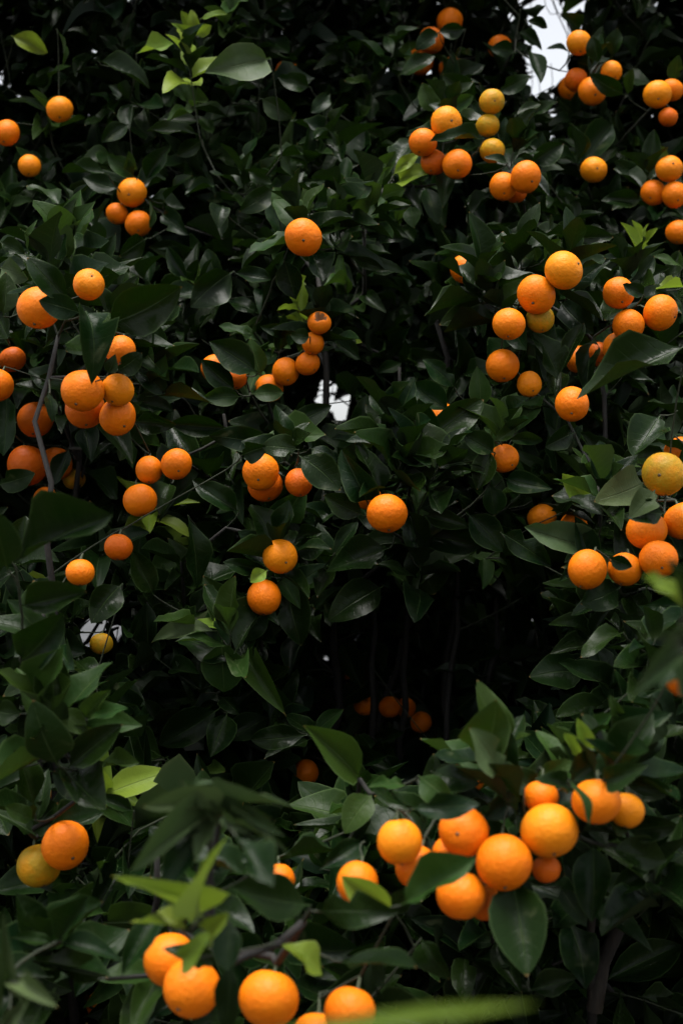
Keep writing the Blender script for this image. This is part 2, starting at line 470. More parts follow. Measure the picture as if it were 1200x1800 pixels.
PEEL = {O1: (0.74, 0.174, 0.002, 1.0), O_SHADE: (0.56, 0.112, 0.0015, 1.0), YE: (0.76, 0.225, 0.003, 0.92), GR: (0.52, 0.225, 0.004, 0.5)}  # the darker orange tone is shade painted into the peel of dim fruit

fruit = []      # dict: pos, r, scar dir, colour, label, shown px
for dist, phrase, items in CL:
    placed = []
    for it in items:
        x, y, dpx, colr, scar, words = it[:6]
        if dist is None:
            d, real = it[6] + .13, it[7]
        else:
            d, real = dist, dpx
            for q in placed:                            # a fruit behind another rests against it
                qx, qy = pix(q['pos'])
                lat = math.hypot(x - qx, y - qy) / FPX * d
                rr = q['r'] + real / 2 / FPX * d
                if lat < rr:
                    d = max(d, q['pos'][1] + math.sqrt(max(rr * rr - lat * lat, 0)) * 0.96)
        p = P(x, y, d)
        r = real / 2 / FPX * d
        if scar is None:
            s = Vector((random.uniform(-.4, .4), random.uniform(-.75, -.2), -1)).normalized()
        else:
            s = Vector((scar[0], -math.sqrt(max(0.0, 1 - scar[0] ** 2 - scar[1] ** 2)), -scar[1])).normalized()
        f = dict(pos=p, r=r, scar=s, col=PEEL[colr], label=(words + " " + phrase).strip() if dist else words,
                 group="oranges glimpsed through the leaves" if dist is None else "oranges on the citrus trees", shown=dpx, px=x, py=y, hid=dist is None)
        fruit.append(f)
        placed.append(f)

# ------------------------------------------------------------------ how far the leafy face stands, from the fruit and a few more points
ctrl = [(f['px'], f['py'], f['pos'][1] - (0.33 if f['hid'] else 0.0)) for f in fruit]
ctrl += [(0, 0, 3.5), (300, 0, 3.3), (600, 0, 3.5), (900, 50, 3.5), (1200, 0, 3.5), (430, 110, 3.0), (450, 220, 3.2), (650, 330, 2.8), (100, 400, 2.4),
         (350, 500, 2.9), (700, 560, 3.0), (750, 1150, 3.0), (850, 1100, 3.0), (900, 1230, 2.6), (450, 1150, 2.3), (60, 1000, 1.75), (60, 1150, 1.8), (80, 1300, 1.85),
         (200, 1300, 2.1), (350, 1280, 2.6), (580, 1320, 1.9), (330, 1430, 1.4), (870, 1290, 1.7), (1150, 1050, 1.6), (1100, 1300, 1.75), (100, 1650, 1.7),
         (1100, 1650, 2.1), (650, 1700, 1.7), (950, 1750, 2.0), (300, 1600, 1.5), (-700, 0, 3.6), (-700, 900, 2.7), (-700, 1800, 1.9), (1900, 0, 3.6),
         (1900, 900, 2.6), (1900, 1800, 1.9), (600, -500, 3.8), (600, 2300, 1.8), (-300, 1300, 2.0), (1500, 1300, 1.9), (0, 2200, 1.8), (1200, 2200, 1.9)]
CT = np.array(ctrl, float)


def depth_at(px, py):
    w = 1.0 / ((CT[:, 0] - px) ** 2 + (CT[:, 1] - py) ** 2 + 900.0) ** 1.6
    return float((w * CT[:, 2]).sum() / w.sum())


# ------------------------------------------------------------------ trees: stems (photo-free, standing on the ground)
TREES = [
    dict(name="orange_tree", label="tall dark citrus tree of crowded small leaves with few fruit, behind the others", crown=[(-.35, 3.75, 2.55), (-.9, 3.7, 2.2), (.15, 3.7, 2.5)],
         stems=[[(-.42, 4.05, 0), (-.40, 4.02, .7), (-.46, 3.95, 1.4), (-.40, 3.9, 2.2), (-.36, 3.85, 3.0)], [(-.36, 4.07, 0), (-.2, 4.05, .8), (0.0, 4.0, 1.6), (.15, 3.95, 2.5)],
                [(-.5, 4.06, 0), (-.7, 4.0, .8), (-.95, 3.95, 1.6), (-1.0, 3.9, 2.6)]]),
    dict(name="orange_tree", label="tall fruiting citrus tree standing past the pale sky gap", crown=[(.95, 3.75, 2.4), (.8, 3.6, 2.1), (1.3, 3.7, 2.5)],
         stems=[[(1.0, 4.0, 0), (1.0, 3.97, .8), (.95, 3.92, 1.6), (.98, 3.9, 2.3), (1.05, 3.85, 3.0)], [(1.05, 4.02, 0), (1.2, 4.0, .9), (1.35, 3.95, 1.8), (1.4, 3.9, 2.7)]]),
    dict(name="orange_tree", label="citrus tree with a tight bunch of fruit under one big pointed hanging leaf", crown=[(-.42, 2.45, 1.75), (-.55, 2.6, 1.5), (-.4, 2.3, 1.9), (-.9, 2.6, 1.6)],
         stems=[[(-.62, 2.95, 0), (-.6, 2.92, .6), (-.56, 2.85, 1.2), (-.52, 2.8, 1.6), (-.5, 2.8, 1.8)], [(-.68, 2.97, 0), (-.85, 2.9, .8), (-1.0, 2.85, 1.5)], [(-.5, 2.6, 0), (-.46, 2.3, .8), (-.448, 2.17, 1.45), (-.462, 2.2, 1.64), (-.45, 2.26, 1.78)]]),
    dict(name="orange_tree", label="many-stemmed citrus bush with a leaf rosette above a lone orange", crown=[(0, 2.65, 1.75), (-.15, 2.6, 1.5), (.1, 2.6, 1.5), (-.1, 2.6, 1.35), (0.05, 2.8, 2.0)],
         stems=[[(.02, 3.1, 0), (.0, 3.1, .7), (-.02, 3.02, 1.3), (-.03, 3.0, 1.8), (-.05, 3.0, 2.0)], [(.08, 3.12, 0), (.12, 3.12, .7), (.14, 3.05, 1.3), (.12, 2.95, 1.8)],
                [(-.06, 3.1, 0), (-.12, 3.08, .7), (-.2, 3.0, 1.3), (-.24, 2.9, 1.7)], [(.12, 3.15, 0), (.2, 3.16, .8), (.25, 3.1, 1.4), (.2, 3.0, 1.9)],
                [(.04, 3.05, 0), (.05, 3.0, .8), (.07, 3.0, 1.25), (.03, 2.9, 1.6)], [(.16, 3.05, 0), (.27, 3.02, .8), (.33, 2.98, 1.3), (.31, 2.95, 1.6)],
                [(-.02, 3.18, 0), (.03, 3.22, .8), (.17, 3.2, 1.35), (.12, 3.1, 1.7)], [(.2, 3.0, 0), (.24, 2.92, .7), (.22, 2.9, 1.1), (.25, 2.88, 1.5)]]),
    dict(name="orange_tree", label="citrus tree heavy with fruit and one huge curved leaf", crown=[(.42, 2.5, 1.85), (.5, 2.35, 1.5), (.55, 2.4, 1.75), (.9, 2.5, 1.6), (.5, 2.4, 1.3)],
         stems=[[(.58, 2.85, 0), (.57, 2.82, .6), (.55, 2.75, 1.1), (.52, 2.75, 1.5), (.5, 2.78, 1.8)], [(.64, 2.87, 0), (.8, 2.82, .8), (.92, 2.8, 1.4), (.94, 2.8, 1.7)]]),
    dict(name="orange_shrub", label="low front citrus shrub with soft yellow-green sprigs and blurred drooping leaves", crown=[(-.2, 1.65, 1.05), (-.4, 1.8, 1.15), (-.45, 1.85, 1.4), (-.4, 1.9, 1.25), (-.7, 1.9, 1.1), (-.03, .65, 1.25), (-.1, 1.25, 1.25), (-.12, 1.4, 1.15)],
         stems=[[(-.06, 1.3, 0), (-.08, 1.05, .5), (-.06, .75, .95), (-.035, .64, 1.22)], [(-.3, 2.1, 0), (-.29, 2.08, .4), (-.27, 1.98, .8), (-.24, 1.85, 1.05)], [(-.36, 2.3, 0), (-.42, 2.3, .6), (-.46, 2.2, 1.1), (-.44, 2.1, 1.35)], [(-.4, 2.32, 0), (-.62, 2.3, .6), (-.78, 2.2, 1.1)]]),
    dict(name="orange_shrub", label="low front citrus shrub carrying a heavy cluster of large oranges", crown=[(.15, 1.75, 1.1), (.35, 1.85, 1.2), (.4, 1.6, 1.25), (.3, 1.9, .95), (0.05, 1.75, 1.05), (.7, 1.9, 1.1), (.29, 1.1, 1.42)],
         stems=[[(.62, 1.7, 0), (.55, 1.5, .7), (.44, 1.25, 1.15), (.31, 1.13, 1.38)], [(.40, 2.25, 0), (.395, 2.24, .4), (.39, 2.22, .75), (.37, 2.1, 1.0), (.33, 1.95, 1.2)], [(.395, 2.23, .72), (.42, 2.15, .95), (.46, 2.05, 1.2)], [(.48, 2.3, 0), (.6, 2.25, .6), (.75, 2.1, 1.1)],
                [(.3, 2.3, 0), (.22, 2.25, .5), (.1, 2.1, .95)]]),
]
TC = np.array([(*c, i) for i, t in enumerate(TREES) for c in t['crown']])


def tree_of(p):
    d = ((TC[:, :3] - np.array(p[:])) ** 2 * np.array([1.0, 1.6, 1.0])).sum(1)
    return int(TC[int(d.argmin()), 3])


# ------------------------------------------------------------------ leaf shapes (unit leaf: stalk end at 0, tip at +Y 1, upper face +Z)
NL, NW = 9, 4


def leaf_shape(seed, flat=False, curled=False):
    r = random.Random(seed)
    fold, curl, wave, bend = r.uniform(.16, .62), r.uniform(-.06, .42), r.uniform(.03, .13), r.uniform(-.08, .08)
    ph, kf, asym, twist = r.uniform(0, 6.28), r.uniform(5, 10), r.uniform(.9, 1.1), r.uniform(-.5, .5)
    if curled:
        fold, curl, wave, twist = r.uniform(.5, .95), r.uniform(.55, 1.0), r.uniform(.10, .22), r.uniform(-1.0, 1.0)
    if flat:
        fold, curl, wave, bend, twist = .08, .02, .01, .03, 0.0
    pa, pb = r.uniform(.55, .78), r.uniform(.72, .98)
    pk = pa / (pa + pb)
    pmax = pk ** pa * (1 - pk) ** pb
    ts = [0, .07, .14, .26, .40, .54, .68, .81, .92, 1.0]
    nib = (r.choice((3, 4, 5, 6, 7)), r.choice((-1, 1)), r.uniform(.35, .7)) if seed % 4 == 0 else None
    V, UV = [], []
    for ri, t in enumerate(ts):
        if t < .1:
            hw = .028
        else:
            q = (t - .1) / .9
            hw = max(.5 * q ** pa * (1 - q) ** pb / pmax, .004) if 0 < q < 1 else (.03 if q <= 0 else .003)
        for j in range(NW + 1):
            s = (j / NW * 2 - 1)
            x = hw * s * (asym if s > 0 else 1 / asym)
            if nib and ri == nib[0] and s * nib[1] > 0:
                x *= nib[2]
            z = fold * abs(x) * .8 - curl * (t * t - .15 * t) + wave * math.sin(kf * t + ph + (1.7 if s > 0 else 0)) * (abs(s) ** 2) * min(hw * 2.2, 1)
            z += twist * x * t * .8
            V.append((x + bend * math.sin(math.pi * t), t, z))
            UV.append((s * (1.0 if t > .1 else .1), t))
    V = np.array(V)
    # bring the tip back onto the Y axis
    tip = V[NL * (NW + 1):].mean(0)
    a = math.atan2(tip[2], tip[1])
    c, s_ = math.cos(-a), math.sin(-a)
    Y, Z = V[:, 1] * c - V[:, 2] * s_, V[:, 1] * s_ + V[:, 2] * c
    V[:, 1], V[:, 2] = Y, Z
    V[:, 1] /= V[NL * (NW + 1):, 1].mean()
    V[:, 0] /= (V[:, 0].max() - V[:, 0].min())
    return V, np.array(UV)


NVAR = 20
SHAPES = [leaf_shape(100 + i) for i in range(NVAR)] + [leaf_shape(301, True)] + [leaf_shape(401 + i, False, True) for i in range(5)]
FACES = np.array([(i * (NW + 1) + j, i * (NW + 1) + j + 1, (i + 1) * (NW + 1) + j + 1, (i + 1) * (NW + 1) + j) for i in range(NL) for j in range(NW)])
NVL = (NL + 1) * (NW + 1)
LO_IDX = np.array([i * (NW + 1) + j for i in (0, 2, 4, 6, 8, 9) for j in (0, 2, 4)])
LO_F = np.array([(i * 3 + j, i * 3 + j + 1, i * 3 + j + 4, i * 3 + j + 3) for i in range(5) for j in range(2)])


def leaf_mesh(name, var, mat):
    me = bpy.data.meshes.new(name)
    me.from_pydata([tuple(v) for v in SHAPES[var][0]], [], [tuple(int(q) for q in f) for f in FACES])
    uvl = me.uv_layers.new(name="UVMap")
    li = np.empty(len(me.loops), np.int32)
    me.loops.foreach_get("vertex_index", li)
    uvl.data.foreach_set("uv", SHAPES[var][1][li].astype(np.float32).ravel())
    me.materials.append(mat)
    me.shade_smooth()
    return me


LEAVES = []     # dict: M (3x3 scaled axes), p, var, kind, tree, hero


def add_leaf(base, ydir, nrm, length, width, var, kind, tree, hero=False):
    y = ydir.normalized()
    x = y.cross(nrm)
    if x.length < 1e-4:
        x = y.orthogonal()
    x.normalize()
    z = x.cross(y)
    A = np.column_stack([np.array(x[:]) * width, np.array(y[:]) * length, np.array(z[:]) * length])
    LEAVES.append(dict(A=A, p=np.array(base[:]), var=var, kind=kind, tree=tree, hero=hero, lo=False))
    return LEAVES[-1]


# ------------------------------------------------------------------ the leaves one can tell apart in the photograph
# "base_x base_y tip_x tip_y apparent_width [kind m/g/y] [f = in front of fruit] [u = underside out] [@distance]"
HERO = """
545 152 488 134 34 m f;700 132 764 98 34 m f;772 56 730 86 30 m f;818 50 772 54 28 m f;905 92 862 84 26 m f;475 102 359 127 70 p @2.9;172 106 263 156 26 m;20 62 84 92 32 y;338 58 318 18 22 y;348 52 335 16 20 y;352 32 400 24 18 y;335 62 300 40 16 y;345 62 372 44 20 y;240 93 305 76 16 y;100 50 110 118 13 g;
458 172 515 206 35 m;350 236 257 230 30 m;226 218 178 250 32 m;355 245 312 273 28 m;237 310 188 271 34 g;255 318 301 255 32 m;208 332 146 312 34 m;190 305 108 303 22 m;234 300 226 265 22 g;262 345 263 402 11 g f;
285 357 338 308 24 m;380 325 325 342 20 m;285 375 332 413 36 m;258 418 210 450 40 m;520 372 480 329 44 g;545 374 532 330 26 g;548 368 606 340 30 m;545 388 628 394 38 g;510 410 452 443 30 g;545 430 568 495 30 m;
118 430 142 332 44 g;138 450 163 367 20 g;85 450 82 380 28 g;50 450 66 385 18 g;178 452 204 410 24 m;0 425 44 446 28 m;495 272 520 312 26 m;482 330 420 372 38 m;438 302 478 322 20 m;580 165 545 198 26 m;392 362 383 402 36 m;
932 88 950 146 24 m;915 15 958 8 16 m u;925 35 962 48 17 m;910 55 952 88 20 m;765 198 742 145 36 g;840 180 777 129 34 m;790 198 832 167 28 g;875 162 932 132 30 m;850 243 755 248 30 m f;790 308 778 365 34 m;805 240 848 232 18 m;
885 262 888 205 28 m;930 290 990 252 38 m;905 272 945 240 20 m;930 208 980 178 22 m;905 202 950 182 20 m;892 286 850 276 16 m f;958 268 992 297 18 m u;920 345 950 377 24 m;
640 382 648 270 46 m;662 320 695 265 30 g;690 308 736 268 22 y;702 318 768 300 46 y c;668 347 712 332 34 g;660 362 725 358 24 m;720 360 727 400 30 m;635 380 600 346 32 m;632 404 600 374 30 g;640 402 710 421 40 m;636 398 682 394 20 g;
1015 290 1000 213 24 m;1025 286 1076 218 50 m;1138 326 1080 282 32 m;1130 350 1056 352 32 m;985 426 1078 416 40 m;945 462 928 400 34 g;868 452 852 410 32 m;918 414 935 372 30 m;880 448 916 415 20 g;955 456 985 420 28 g;1085 458 1090 407 28 m;
1122 452 1090 390 15 y;1125 450 1110 386 14 y;1126 448 1156 400 16 y;1124 440 1140 392 12 y;1022 56 985 23 20 m;1098 166 1035 128 32 m f;1000 90 960 85 10 m;1102 166 1112 120 22 g;1052 112 1040 62 30 m f;1075 100 1085 48 26 m;1185 140 1192 95 26 g;
186 570 320 503 84 m f;150 547 161 676 68 m f;142 550 68 528 44 m f;122 532 48 452 48 m f;172 530 258 450 17 m;182 534 256 524 26 m;182 546 201 586 30 g f;142 558 80 606 20 m;0 470 50 490 46 p;6 556 10 478 40 m;232 592 298 670 58 g;
205 652 250 620 38 m f;240 650 291 692 46 m;232 706 306 724 28 m;235 740 309 746 38 m;190 656 203 622 24 m f;85 690 92 742 22 m f;452 655 368 600 56 m f;460 660 440 594 40 g;415 686 354 632 40 m f;424 697 354 700 34 g f;442 692 498 690 32 g f;
402 752 300 744 38 m;468 780 367 765 44 m;425 800 470 785 40 m f;524 790 459 785 42 m f;460 768 573 764 28 g;505 757 583 712 40 m;525 800 598 862 58 m f;545 788 592 812 28 m;466 946 537 853 62 g;490 616 498 550 32 m;502 582 457 574 26 m;545 592 510 588 28 m f;
570 590 633 632 28 m;410 476 335 540 58 m;500 455 520 526 48 m;480 492 413 480 34 m;420 900 338 843 40 m;300 850 280 906 42 m;150 750 160 812 40 m;12 690 6 802 40 m;-4 852 62 832 40 m f;122 788 96 852 28 m f;
885 532 822 452 58 m;878 544 771 571 46 m;845 522 785 549 28 m;838 517 797 502 17 m u;985 530 1043 586 54 m;1000 512 1073 455 38 m;1132 517 1094 499 26 m f;1100 517 1150 450 38 m;1120 502 1177 470 24 m;1203 504 1152 508 18 y;1200 470 1140 452 18 g;
1210 606 1013 702 80 m f @2.1;1045 590 1030 692 38 m;1160 730 1112 802 70 m;1190 722 1172 775 26 m u;1042 892 988 832 40 y;1132 848 1043 882 64 p;1068 832 1046 783 13 g;1150 862 1106 912 46 p f;640 485 714 482 20 m;615 450 673 475 28 m;
600 585 628 633 30 m;640 515 679 550 28 m;748 762 683 694 52 m;725 722 690 672 22 m;742 786 850 702 56 m;755 792 692 757 36 g;702 842 662 762 56 m;672 872 623 777 40 m;705 834 763 789 36 m;655 846 744 850 22 g;735 896 811 865 46 m;755 806 828 790 28 m;
745 822 803 818 20 g;645 882 600 790 56 m;640 906 569 870 42 m;700 757 661 730 22 m;760 770 735 700 40 m;845 717 838 643 40 g;890 752 915 660 46 m;905 762 956 695 34 g;893 772 954 774 22 g;870 797 812 762 40 m f;888 772 850 750 24 g;862 790 838 861 42 m f;
885 840 971 860 42 m;790 722 725 674 46 m;800 682 742 632 38 m;860 850 870 906 40 m;1010 760 958 786 38 m;870 775 905 752 22 g f;
25 992 198 905 76 m @1.75;14 1002 -8 900 54 m @1.75;36 1066 153 1040 50 m @1.8;36 1162 112 1078 76 m @1.85;72 1246 112 1139 48 g @1.85;97 1246 153 1292 38 g @1.85;150 1263 195 1213 24 g @1.85;154 1266 225 1246 26 g @1.85;102 1346 58 1230 76 m @1.8;
118 1352 216 1273 56 m @1.85;-6 1250 36 1256 44 m @1.85;0 1352 60 1320 30 m @1.85;174 1348 246 1342 22 g @1.9;382 1110 266 1130 44 p;345 1102 270 1093 22 g;393 1107 338 1095 20 y;406 1102 357 1012 60 m;390 1124 394 1217 76 g;426 1150 502 1257 50 g;
470 1062 420 1126 48 m;500 1015 530 1136 60 m;496 1016 528 1071 34 g;468 966 418 933 34 m;462 1002 392 988 28 m;470 1003 440 1024 26 y f;515 957 566 935 19 m;520 970 573 962 46 m;682 964 574 1004 64 m;674 1030 576 1092 64 m;
385 1246 280 1310 60 m;400 1252 370 1332 48 m;540 1292 440 1300 44 m;632 1370 533 1275 70 g @1.9;215 1026 160 1096 56 m;270 1046 230 965 46 m;330 906 345 1036 44 m;
722 953 763 1046 78 m;735 942 841 962 62 m;745 906 827 928 38 m;820 902 883 970 56 m;880 936 969 996 46 m;1048 966 921 926 60 p;1070 980 1111 996 26 m f;1168 902 1100 908 46 m f;602 1126 636 1208 42 m;655 1192 583 1241 42 m;840 1186 762 1180 26 m;
1032 1184 929 1190 70 m @2.5;1095 1112 1020 1156 38 m;1090 1032 1020 1062 56 m;848 1345 872 1230 78 g @1.7;878 1362 824 1280 62 p @1.66;892 1352 897 1284 42 m @1.7;1070 1332 1182 1254 40 m @1.7;1040 1322 1014 1262 28 y @1.7;1020 1330 990 1290 22 y @1.7;1090 1260 1070 1222 22 g @1.7;
1198 1140 1110 1226 42 p c @1.1;1204 1104 1118 1121 24 p c @1.1;1206 1072 1130 1014 28 y @1.1;1206 1082 1172 982 48 m @1.1;1216 1152 1152 1214 46 m @1.2;1212 1232 1172 1150 36 p @1.18;
165 1402 92 1360 52 m @1.95;60 1442 8 1418 34 g @1.9;50 1462 102 1412 56 m @1.9;235 1426 174 1400 24 m @2;385 1440 186 1490 28 p c;390 1438 270 1462 20 p c @1.4;392 1436 440 1465 22 p c @1.36;388 1434 350 1392 18 g c @1.4;396 1440 480 1442 16 g c @1.38;370 1470 318 1470 20 p c @1.4;345 1600 300 1570 22 y @1.4;350 1604 330 1560 18 y @1.38 @1.38;380 1435 318 1372 26 p c @1.38;395 1436 518 1420 24 p c @1.38;400 1440 515 1508 28 p c @1.38;375 1445 343 1515 36 p c @1.38;
350 1460 288 1560 50 m @1.38;385 1440 250 1418 26 p c @1.38;380 1442 228 1532 34 p c @1.38;330 1388 378 1376 18 p c @1.38;395 1445 432 1398 20 g @1.38;420 1440 502 1472 22 p c @1.38;362 1450 308 1500 30 m @1.38;415 1470 480 1560 36 m @1.3;300 1450 255 1490 22 p c @1.38;410 1450 460 1530 30 p c @1.38;358 1612 402 1468 26 y c @1.3;336 1626 195 1540 34 y c @1.35;336 1634 228 1622 28 y @1.35;374 1662 402 1604 34 y @1.35;318 1684 372 1640 40 y @1.35;382 1696 285 1668 42 m f @1.45;400 1618 400 1708 52 m @1.4;
404 1690 398 1815 46 m f @1.45;290 1600 214 1716 48 m @1.5;545 1592 402 1560 74 m @1.5;560 1602 702 1604 66 m @1.5;490 1658 566 1716 22 y @1.5;435 1540 304 1504 42 m @1.5;600 1498 484 1516 28 m @1.8;100 1656 156 1575 38 m @1.6;
96 1660 20 1650 28 m @1.6;104 1656 216 1692 40 m @1.6;60 1690 190 1720 44 m @1.65;30 1730 102 1772 38 p c @1.3;5 1722 4 1600 38 p c @1.38;10 1790 60 1740 30 p c @1.38;
655 1396 605 1466 54 g @1.85;710 1380 647 1385 32 g @1.8;735 1364 791 1411 48 g @1.75;758 1356 842 1380 46 m @1.8;724 1422 843 1414 44 m f @1.58;692 1606 600 1540 58 y f @1.55;704 1592 836 1509 52 g f @1.5;690 1600 735 1550 38 m @1.7;
900 1542 926 1718 98 m @1.64;1000 1372 1036 1452 28 g f @1.55;1018 1466 1092 1470 28 m @1.7;1042 1482 1040 1622 66 m @1.75;1146 1530 1070 1576 42 m @1.85;985 1560 1031 1630 34 m @1.8;1165 1512 1206 1586 38 m @1.85;1072 1490 1172 1514 54 m @1.75;
600 1692 732 1702 46 m @1.5;740 1650 790 1722 46 m @1.75;930 1742 1012 1720 44 m @1.85;360 1856 946 1766 34 y n @.62;916 1350 880 1402 13 g @1.7;960 1392 872 1352 50 m @1.6;1000 1378 1066 1326 48 m @1.6;940 1385 1005 1338 44 g @1.62;1010 1385 940 1372 40 m @1.58;1060 1372 1140 1345 46 m @1.6;1090 1380 1180 1390 44 m @1.65;900 1400 850 1440 40 m @1.72;1100 1460 1190 1450 50 m @1.75;640 1480 560 1530 40 m @1.75;
"""
heroes = []
for ln in HERO.replace("\n", "").split(";"):
    tk = ln.split()
    if len(tk) < 5:
        continue
    bx, by, tx, ty, w = map(float, tk[:5])
    fl = tk[5:]
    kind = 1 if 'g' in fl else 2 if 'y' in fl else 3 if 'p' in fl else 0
    dd = [float(t[1:]) for t in fl if t[0] == '@']
    mx, my = (bx + tx) / 2, (by + ty) / 2
    d = dd[0] if dd else depth_at(mx, my) + 0.045
    front = 'f' in fl
    if front and not dd:
        near = [f for f in fruit if math.hypot(f['px'] - mx, f['py'] - my) < 90]
        d = min([f['pos'][1] - f['r'] for f in near] + [d]) - 0.02
    if dd and not front:                                 # not flagged: stays behind any fruit it would cross
        for f in fruit:
            if not f['hid'] and math.hypot(f['px'] - mx, f['py'] - my) < f['shown'] / 2 + 25 and d > f['pos'][1] - .12:
                d = max(d, f['pos'][1] + .02)
    chord = math.hypot(tx - bx, ty - by) / FPX * d
    dz = random.uniform(-.62, .35) * chord if not front else random.uniform(-.15, .02) * chord
    if 'n' in fl:
        dz = .02
    B, T = P(bx, by, d - dz * .5 + (0.012 if not front else 0.0)), P(tx, ty, d + dz * .5)
    y = T - B
    L = y.length
    view = (Vector((0, 0, CAM_Z)) - (B + T) / 2).normalized()
    wa = w / FPX * d
    wt = max(wa * 1.03, L * random.uniform(.36, .46)) if 'n' not in fl else wa * 1.15
    if 'c' in fl:
        wt = max(wa * 1.03, L * .22)
    phi = math.acos(min(1.0, wa * 1.03 / wt))
    yn = y.normalized()
    n0 = (view - yn * view.dot(yn)).normalized()
    n1, n2 = Matrix.Rotation(phi, 3, yn) @ n0, Matrix.Rotation(-phi, 3, yn) @ n0
    n = n1 if n1.z > n2.z else n2
    n = (n + Vector((random.uniform(-.3, .3), 0, random.uniform(-.15, .45)))).normalized()
    if 'u' in fl:
        n = -n
    ti = tree_of(B)
    heroes.append(add_leaf(B, y, n, L, wt, NVAR if 'n' in fl else NVAR + 1 + random.randrange(5) if 'c' in fl or random.random() < .06 else random.randrange(NVAR), kind, ti, True))

# ------------------------------------------------------------------ what the leafy filling must not cover
GR_ = 8
GWd, GHt = 1200 // GR_, 1800 // GR_
prot = np.full((GHt, GWd), 0.0)           # a filling leaf nearer than this is dropped


def proj(P3):
    return CX + P3[:, 0] / P3[:, 1] * FPX, CY - (P3[:, 2] - CAM_Z) / P3[:, 1] * FPX


gy, gx = np.mgrid[0:GHt, 0:GWd]
gx, gy = gx * GR_ + GR_ / 2, gy * GR_ + GR_ / 2
for f in fruit:
    m = np.hypot(gx - f['px'], gy - f['py']) < f['shown'] / 2 * (1.0 if not f['hid'] else .75)
    prot[m] = np.maximum(prot[m], f['pos'][1] - f['r'] * .2)
prot_fruit = prot.copy()
for h in heroes:
    V = SHAPES[h['var']][0] @ h['A'].T + h['p']
    x, y = proj(V)
    ix, iy = (x // GR_).astype(int), (y // GR_).astype(int)
    ok = (ix >= 0) & (ix < GWd) & (iy >= 0) & (iy < GHt)
    prot[iy[ok], ix[ok]] = np.maximum(prot[iy[ok], ix[ok]], V[ok, 1])
# open places: (x, y, rx, ry, least distance behind the leafy face; 99 = open right through to the daylight)
OPEN = [(968, 85, 30, 62, 99), (955, 15, 26, 26, 99), (945, 150, 16, 14, 99), (574, 702, 11, 34, 99), (604, 714, 6, 18, 99), (8, 141, 11, 9, 99), (152, 108, 6, 5, 99), (187, 101, 5, 5, 99), (73, 257, 5, 4, 99),
        (162, 1122, 15, 26, 99), (200, 1112, 12, 10, 99), (866, 387, 8, 5, 99), (690, 690, 5, 10, 99), (795, 921, 4, 5, 99), (1145, 690, 4, 8, 99), (1125, 50, 12, 6, 99), (1020, 28, 8, 8, 99),
        (780, 1170, 170, 170, .22), (720, 520, 100, 130, .30), (640, 620, 70, 60, .3), (760, 420, 60, 60, .3), (330, 620, 40, 60, .3), (660, 1380, 160, 60, .25), (450, 1370, 120, 60, .35), (1080, 760, 90, 40, .25),
        (1000, 590, 40, 60, .15), (1110, 1700, 110, 110, .5), (1040, 1700, 60, 120, .5), (900, 1090, 120, 50, .3), (240, 1190, 70, 90, .3), (130, 920, 90, 50, .25), (50, 860, 60, 90, .2), (600, 1200, 80, 110, .25), (820, 1690, 120, 80, .2), (640, 1100, 60, 60, .2)]


def open_at(px, py):
    b = 0.0
    for (x, y, rx, ry, t) in OPEN:
        if ((px - x) / rx) ** 2 + ((py - y) / ry) ** 2 < 1:
            b = max(b, t)
    return b


TS = np.array([0, 2, 4, 2 * 5 + 2, 3 * 5, 3 * 5 + 4, 4 * 5 + 2, 5 * 5, 5 * 5 + 4, 6 * 5 + 2, 7 * 5, 7 * 5 + 4, 8 * 5 + 2, 9 * 5 + 2])
SHOOTS = []     # (tree, base, tip)


def filler_leaf_ok(lf):
    V = SHAPES[lf['var']][0][TS] @ lf['A'].T + lf['p']
    if V[:, 1].min() < 1.0:
        return False
    x, y = proj(V)
    for a, b, c in zip(x, y, V[:, 1]):
        if 0 <= a < 1200 and 0 <= b < 1800:
            if c < prot[int(b) // GR_, int(a) // GR_]:
                return False
            if open_at(a, b) > 50:
                return False
    return True


def add_shoot(px, py, d, size=1.0, young=0.0, lo=False):
    tip = P(px, py, d)
    if tip.z < .12:
        return
    ti = tree_of(tip)
    c = Vector(min(TREES[ti]['crown'], key=lambda q: (Vector(q) - tip).length)) + Vector((0, .35, -.1))
    out = (tip - c)
    ax = (out.normalized() * .8 + Vector((random.uniform(-.5, .5), random.uniform(-.75, .25), random.uniform(-.1, .95)))).normalized()
    ln = random.uniform(.06, .14) * size
    base = tip - ax * ln
    n = random.randint(5, 9)
    kept = 0
    ang = random.uniform(0, 6.28)
    kindv = random.random()
    kind = 2 if kindv < young else 1 if kindv < young + .09 else 0
    e1 = ax.orthogonal().normalized()
    e2 = ax.cross(e1)
    for i in range(n):
        t = (i + .6) / n
        ang += 2.4 + random.uniform(-.35, .35)
        rad = e1 * math.cos(ang) + e2 * math.sin(ang)
        spread = math.radians(random.uniform(62, 96) - 34 * t)
        yd = ax * math.cos(spread) + rad * math.sin(spread) + Vector((0, 0, random.uniform(-.34, .02)))
        L = random.uniform(.070, .124) * size * (1.05 - .25 * t)
        nrm = ax * .8 + Vector((0, -.25, .75)) + Vector((random.uniform(-.4, .4), random.uniform(-.4, .4), 0))
        yn = yd.normalized()
        nrm = nrm - yn * nrm.dot(yn)
        kk = kind if kind != 1 or random.random() < .7 else 0
        lf = add_leaf(base.lerp(tip, t), yd, nrm, L, L * random.uniform(.38, .5), NVAR + 1 + random.randrange(5) if random.random() < .12 else random.randrange(NVAR), kk, ti)
        lf['lo'] = lo
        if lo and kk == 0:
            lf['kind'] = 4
        if filler_leaf_ok(lf):
            kept += 1
        else:
            LEAVES.pop()
    if kept:
        SHOOTS.append((ti, base, tip))


